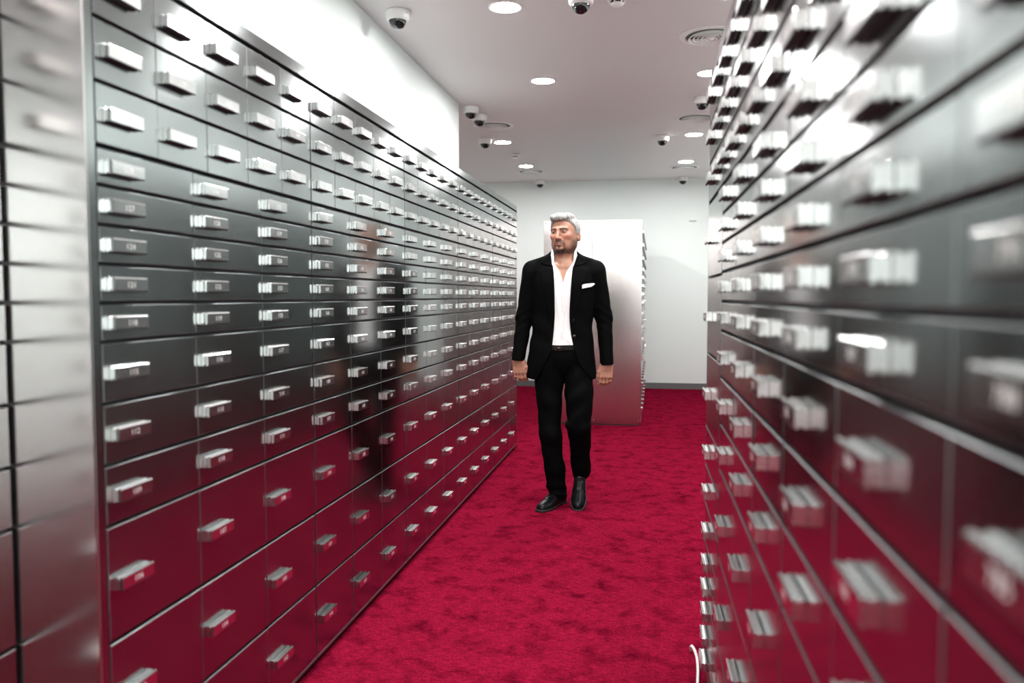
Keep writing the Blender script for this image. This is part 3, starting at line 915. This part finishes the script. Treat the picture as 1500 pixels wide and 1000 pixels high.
patch('lapel', [(0.054, 1.50), (0.045, 1.38), (0.038, 1.22), (0.046, 1.14), (0.100, 1.32), (0.146, 1.485), (0.104, 1.512)], 'suit_black', 0.004, jacket)
patch('collar', [(-0.080, 1.585), (-0.072, 1.512), (-0.108, 1.517), (-0.140, 1.532), (-0.118, 1.57)], 'suit_black', 0.004, jacket)
patch('collar', [(0.084, 1.585), (0.060, 1.512), (0.102, 1.517), (0.138, 1.532), (0.118, 1.57)], 'suit_black', 0.004, jacket)
tagp = patch('pocket_square', [(0.110, 1.372), (0.170, 1.384), (0.192, 1.402), (0.186, 1.408), (0.140, 1.404), (0.112, 1.398)], 'pocket_silk', 0.005, jacket)
tagp['label'] = 'white folded pocket square'
for x, z in ((0.056, 1.185), (0.066, 1.085)):
    G1 = [np.array([x], np.float32), np.linspace(-0.2, 0.05, 400, dtype=np.float32), np.array([z], np.float32)]
    yy = G1[1][np.argmax(jacket_sdf0(G1) < 0)]
    m = MB(); m.lathe([(0.001, 0.0035), (0.0085, 0.0035), (0.0100, 0.002), (0.0100, -0.003)], 16)
    bo = m.build('button', 'button_black', jacket); bo.location = (x, float(yy)-0.002, z); bo.rotation_euler = (R(90), 0, 0)

# shirt
def shirt_sdf(G):
    t = torso(G, -0.016)
    z = G[2]
    t = t - 0.0035*np.sin(z*52+np.abs(G[0]+0.012)*60)*np.exp(-((z-1.06)/0.06)**2) - 0.0012*np.sin(G[0]*150+z*25)
    return t
def build_shirt():
    lo, h = (-0.22, -0.15, 0.96), 0.004
    G = grid(lo, (0.22, 0.2, 1.60), h)
    t = smax(shirt_sdf(G), 1.0-G[2], 0.004)
    t = smax(t, G[2]-1.565, 0.004)
    w = lerp(G[2], [1.3, 1.405, 1.445, 1.475, 1.505, 1.54, 1.60], [-0.03, 0.0, 0.010, 0.021, 0.039, 0.060, 0.080])
    v = np.maximum(np.abs(G[0]+0.004)-w, G[1]-0.04)
    t = smax(t, -v, 0.004)
    V, Q = surface(t, lo, h); V = relax(V, Q, 1, 0.4)
    return link('shirt', quad_mesh('shirt', V, Q, 'shirt_white'), MAN)
shirt = build_shirt()
shirt['label'] = 'white open-necked shirt'
def build_collar(s):
    # stand and fall of the open shirt collar, one side
    lo, h = (-0.13, -0.12, 1.48), 0.003
    G = grid(lo, (0.13, 0.14, 1.66), h)
    z = G[2]
    r = lerp(z, [1.48, 1.52, 1.57, 1.615, 1.65], [0.100, 0.093, 0.080, 0.073, 0.072])
    k = np.sqrt((G[0]/1.0)**2+((G[1]-0.022)/1.0)**2)-r
    d = np.abs(k)-0.0042
    top = lerp(G[1], [-0.08, -0.045, 0.0, 0.06, 0.1], [1.578, 1.592, 1.606, 1.622, 1.626])
    d = smax(d, z-top, 0.004)
    w = lerp(z, [1.48, 1.508, 1.535, 1.565, 1.60, 1.66], [0.040, 0.046, 0.058, 0.060, 0.063, 0.066])
    d = smax(d, w-s*G[0]-np.clip(G[1], 0, 1)*6, 0.003)
    d = smax(d, 1.505-z+0.15*np.clip(G[1], 0, 1)*0, 0.004)
    d = np.maximum(d, -s*G[0])
    V, Q = surface(d, lo, h); V = relax(V, Q, 1, 0.4)
    link('collar', quad_mesh('collar', V, Q, 'shirt_white'), shirt)
build_collar(-1); build_collar(1)
def shirt_patch(name, poly, mat, lift, thick): return patch(name, poly, mat, lift, shirt, thick, shirt_sdf)
shirt_patch('placket', [(-0.014, 1.10), (0.006, 1.10), (0.006, 1.400), (-0.012, 1.400)], 'shirt_white', 0.0006, 0.003)

# trousers, belt
def build_trousers():
    lo, h = (-0.24, -0.20, 0.03), 0.0045
    G = grid(lo, (0.24, 0.30, 1.05), h)
    x, y, z = G
    d = ell(G, (-0.008, 0.02, 0.965), (0.176, 0.118, 0.15))
    d = smax(d, z-1.03, 0.004)
    right = chain(G, [(-0.090, 0.03, 0.90), (-0.088, 0.010, 0.68), (-0.081, 0.004, 0.47), (-0.056, 0.050, 0.25), (-0.036, 0.088, 0.07)], (0.104, 0.076, 0.068, 0.062, 0.060), 0.03, (1.0, 1.1, 1.0))
    right = right - 0.003*np.sin(z*34+x*30) - 0.006*np.exp(-((z-0.10)/0.05)**2)*np.sin(z*95+y*40)
    right = smax(right, 0.050+0.25*(0.088-y)*-0.25-z, 0.004)
    left = chain(G, [(0.090, 0.03, 0.90), (0.098, -0.020, 0.70), (0.098, -0.045, 0.535)], (0.100, 0.082, 0.074), 0.03, (1.0, 1.1, 1.0))
    left = smin(left, chain(G, [(0.097, -0.035, 0.535), (0.106, 0.060, 0.38), (0.113, 0.150, 0.205)], (0.074, 0.064, 0.061), 0.02, (1.0, 1.1, 1.0)), 0.012)
    left = smin(left, ell(G, (0.045, -0.070, 0.540), (0.036, 0.030, 0.022)), 0.02)
    left = left - 0.0035*np.sin(z*46-x*40+y*30)
    n = np.array((0.0, 0.45, -0.89)); c = np.array((0.113, 0.170, 0.165))
    left = smax(left, (x-c[0])*n[0]+(y-c[1])*n[1]+(z-c[2])*n[2], 0.004)
    d = smin(d, right, 0.02); d = smin(d, left, 0.008)
    V, Q = surface(d, lo, h); V = relax(V, Q, 1, 0.4)
    return link('trousers', quad_mesh('trousers', V, Q, 'suit_black'), MAN)
trousers = build_trousers()
def build_belt():
    lo, h = (-0.22, -0.14, 0.985), 0.003
    G = grid(lo, (0.22, 0.18, 1.045), h)
    k = np.sqrt(((G[0]+0.008)/0.171)**2+((G[1]-0.02)/0.116)**2)
    d = np.maximum(np.abs((k-1)*0.13)-0.004, np.abs(G[2]-1.014)-0.017)
    V, Q = surface(d, lo, h); return link('belt', quad_mesh('belt', V, Q, 'belt_leather'), trousers)
belt = build_belt()
m = MB()
m.tube([(-0.020, 0, -0.015), (0.020, 0, -0.015), (0.020, 0, 0.015), (-0.020, 0, 0.015), (-0.020, 0, -0.015)], 0.0028, 6)
m.tube([(0.016, -0.003, 0), (-0.018, -0.003, 0)], 0.002, 6)
bk = m.build('buckle', 'buckle_metal', trousers); bk.location = (-0.028, -0.104, 1.014)

# shoes
def build_shoe(heel, yaw, pitch):
    # local: heel at the origin, toe along -y, sole on z = 0
    root = empty('shoe', heel); root.parent = MAN; root.rotation_euler = (pitch, 0, yaw)
    lo, h = (-0.07, -0.31, -0.02), 0.003
    G = grid(lo, (0.07, 0.05, 0.16), h)
    x, y, z = G
    wid = lerp(y, [-0.30, -0.285, -0.25, -0.20, -0.12, -0.05, 0.0, 0.03], [0.012, 0.026, 0.040, 0.047, 0.040, 0.035, 0.034, 0.018])
    foot = np.abs(x)-wid
    foot = smax(foot, np.maximum(-0.290-y, y-0.022), 0.02)
    hgt = lerp(y, [-0.30, -0.27, -0.22, -0.16, -0.10, -0.05, 0.03], [0.030, 0.047, 0.056, 0.074, 0.098, 0.110, 0.105])
    up = smax(foot, z-hgt+0.10*np.clip(np.abs(x)-0.012, 0, 1)/0.03*0.12, 0.030)
    up = smax(up, 0.014-z, 0.003)
    ank = cone(G, (0, -0.030, 0.06), (0, -0.025, 0.15), 0.043, 0.041, (0.85, 1.05, 1))
    up = smin(up, ank, 0.02)
    up = smax(up, z-0.145, 0.004)
    up = up - 0.0015*np.sin(y*120)*np.exp(-((y+0.17)/0.03)**2)
    V, Q = surface(up, lo, h); V = relax(V, Q, 1, 0.4)
    link('upper', quad_mesh('upper', V, Q, 'shoe_leather'), root)
    so = smax(foot-0.004, np.maximum(z-0.015, -z+0.0+0.012*((y < -0.055) & (y > -0.15))), 0.002)
    V, Q = surface(so, lo, h)
    link('sole', quad_mesh('sole', V, Q, 'sole_black'), root)
    return root
build_shoe((-0.010, 0.145, 0.0), R(-28), 0)
build_shoe((0.110, 0.205, 0.125), R(-4), R(27))
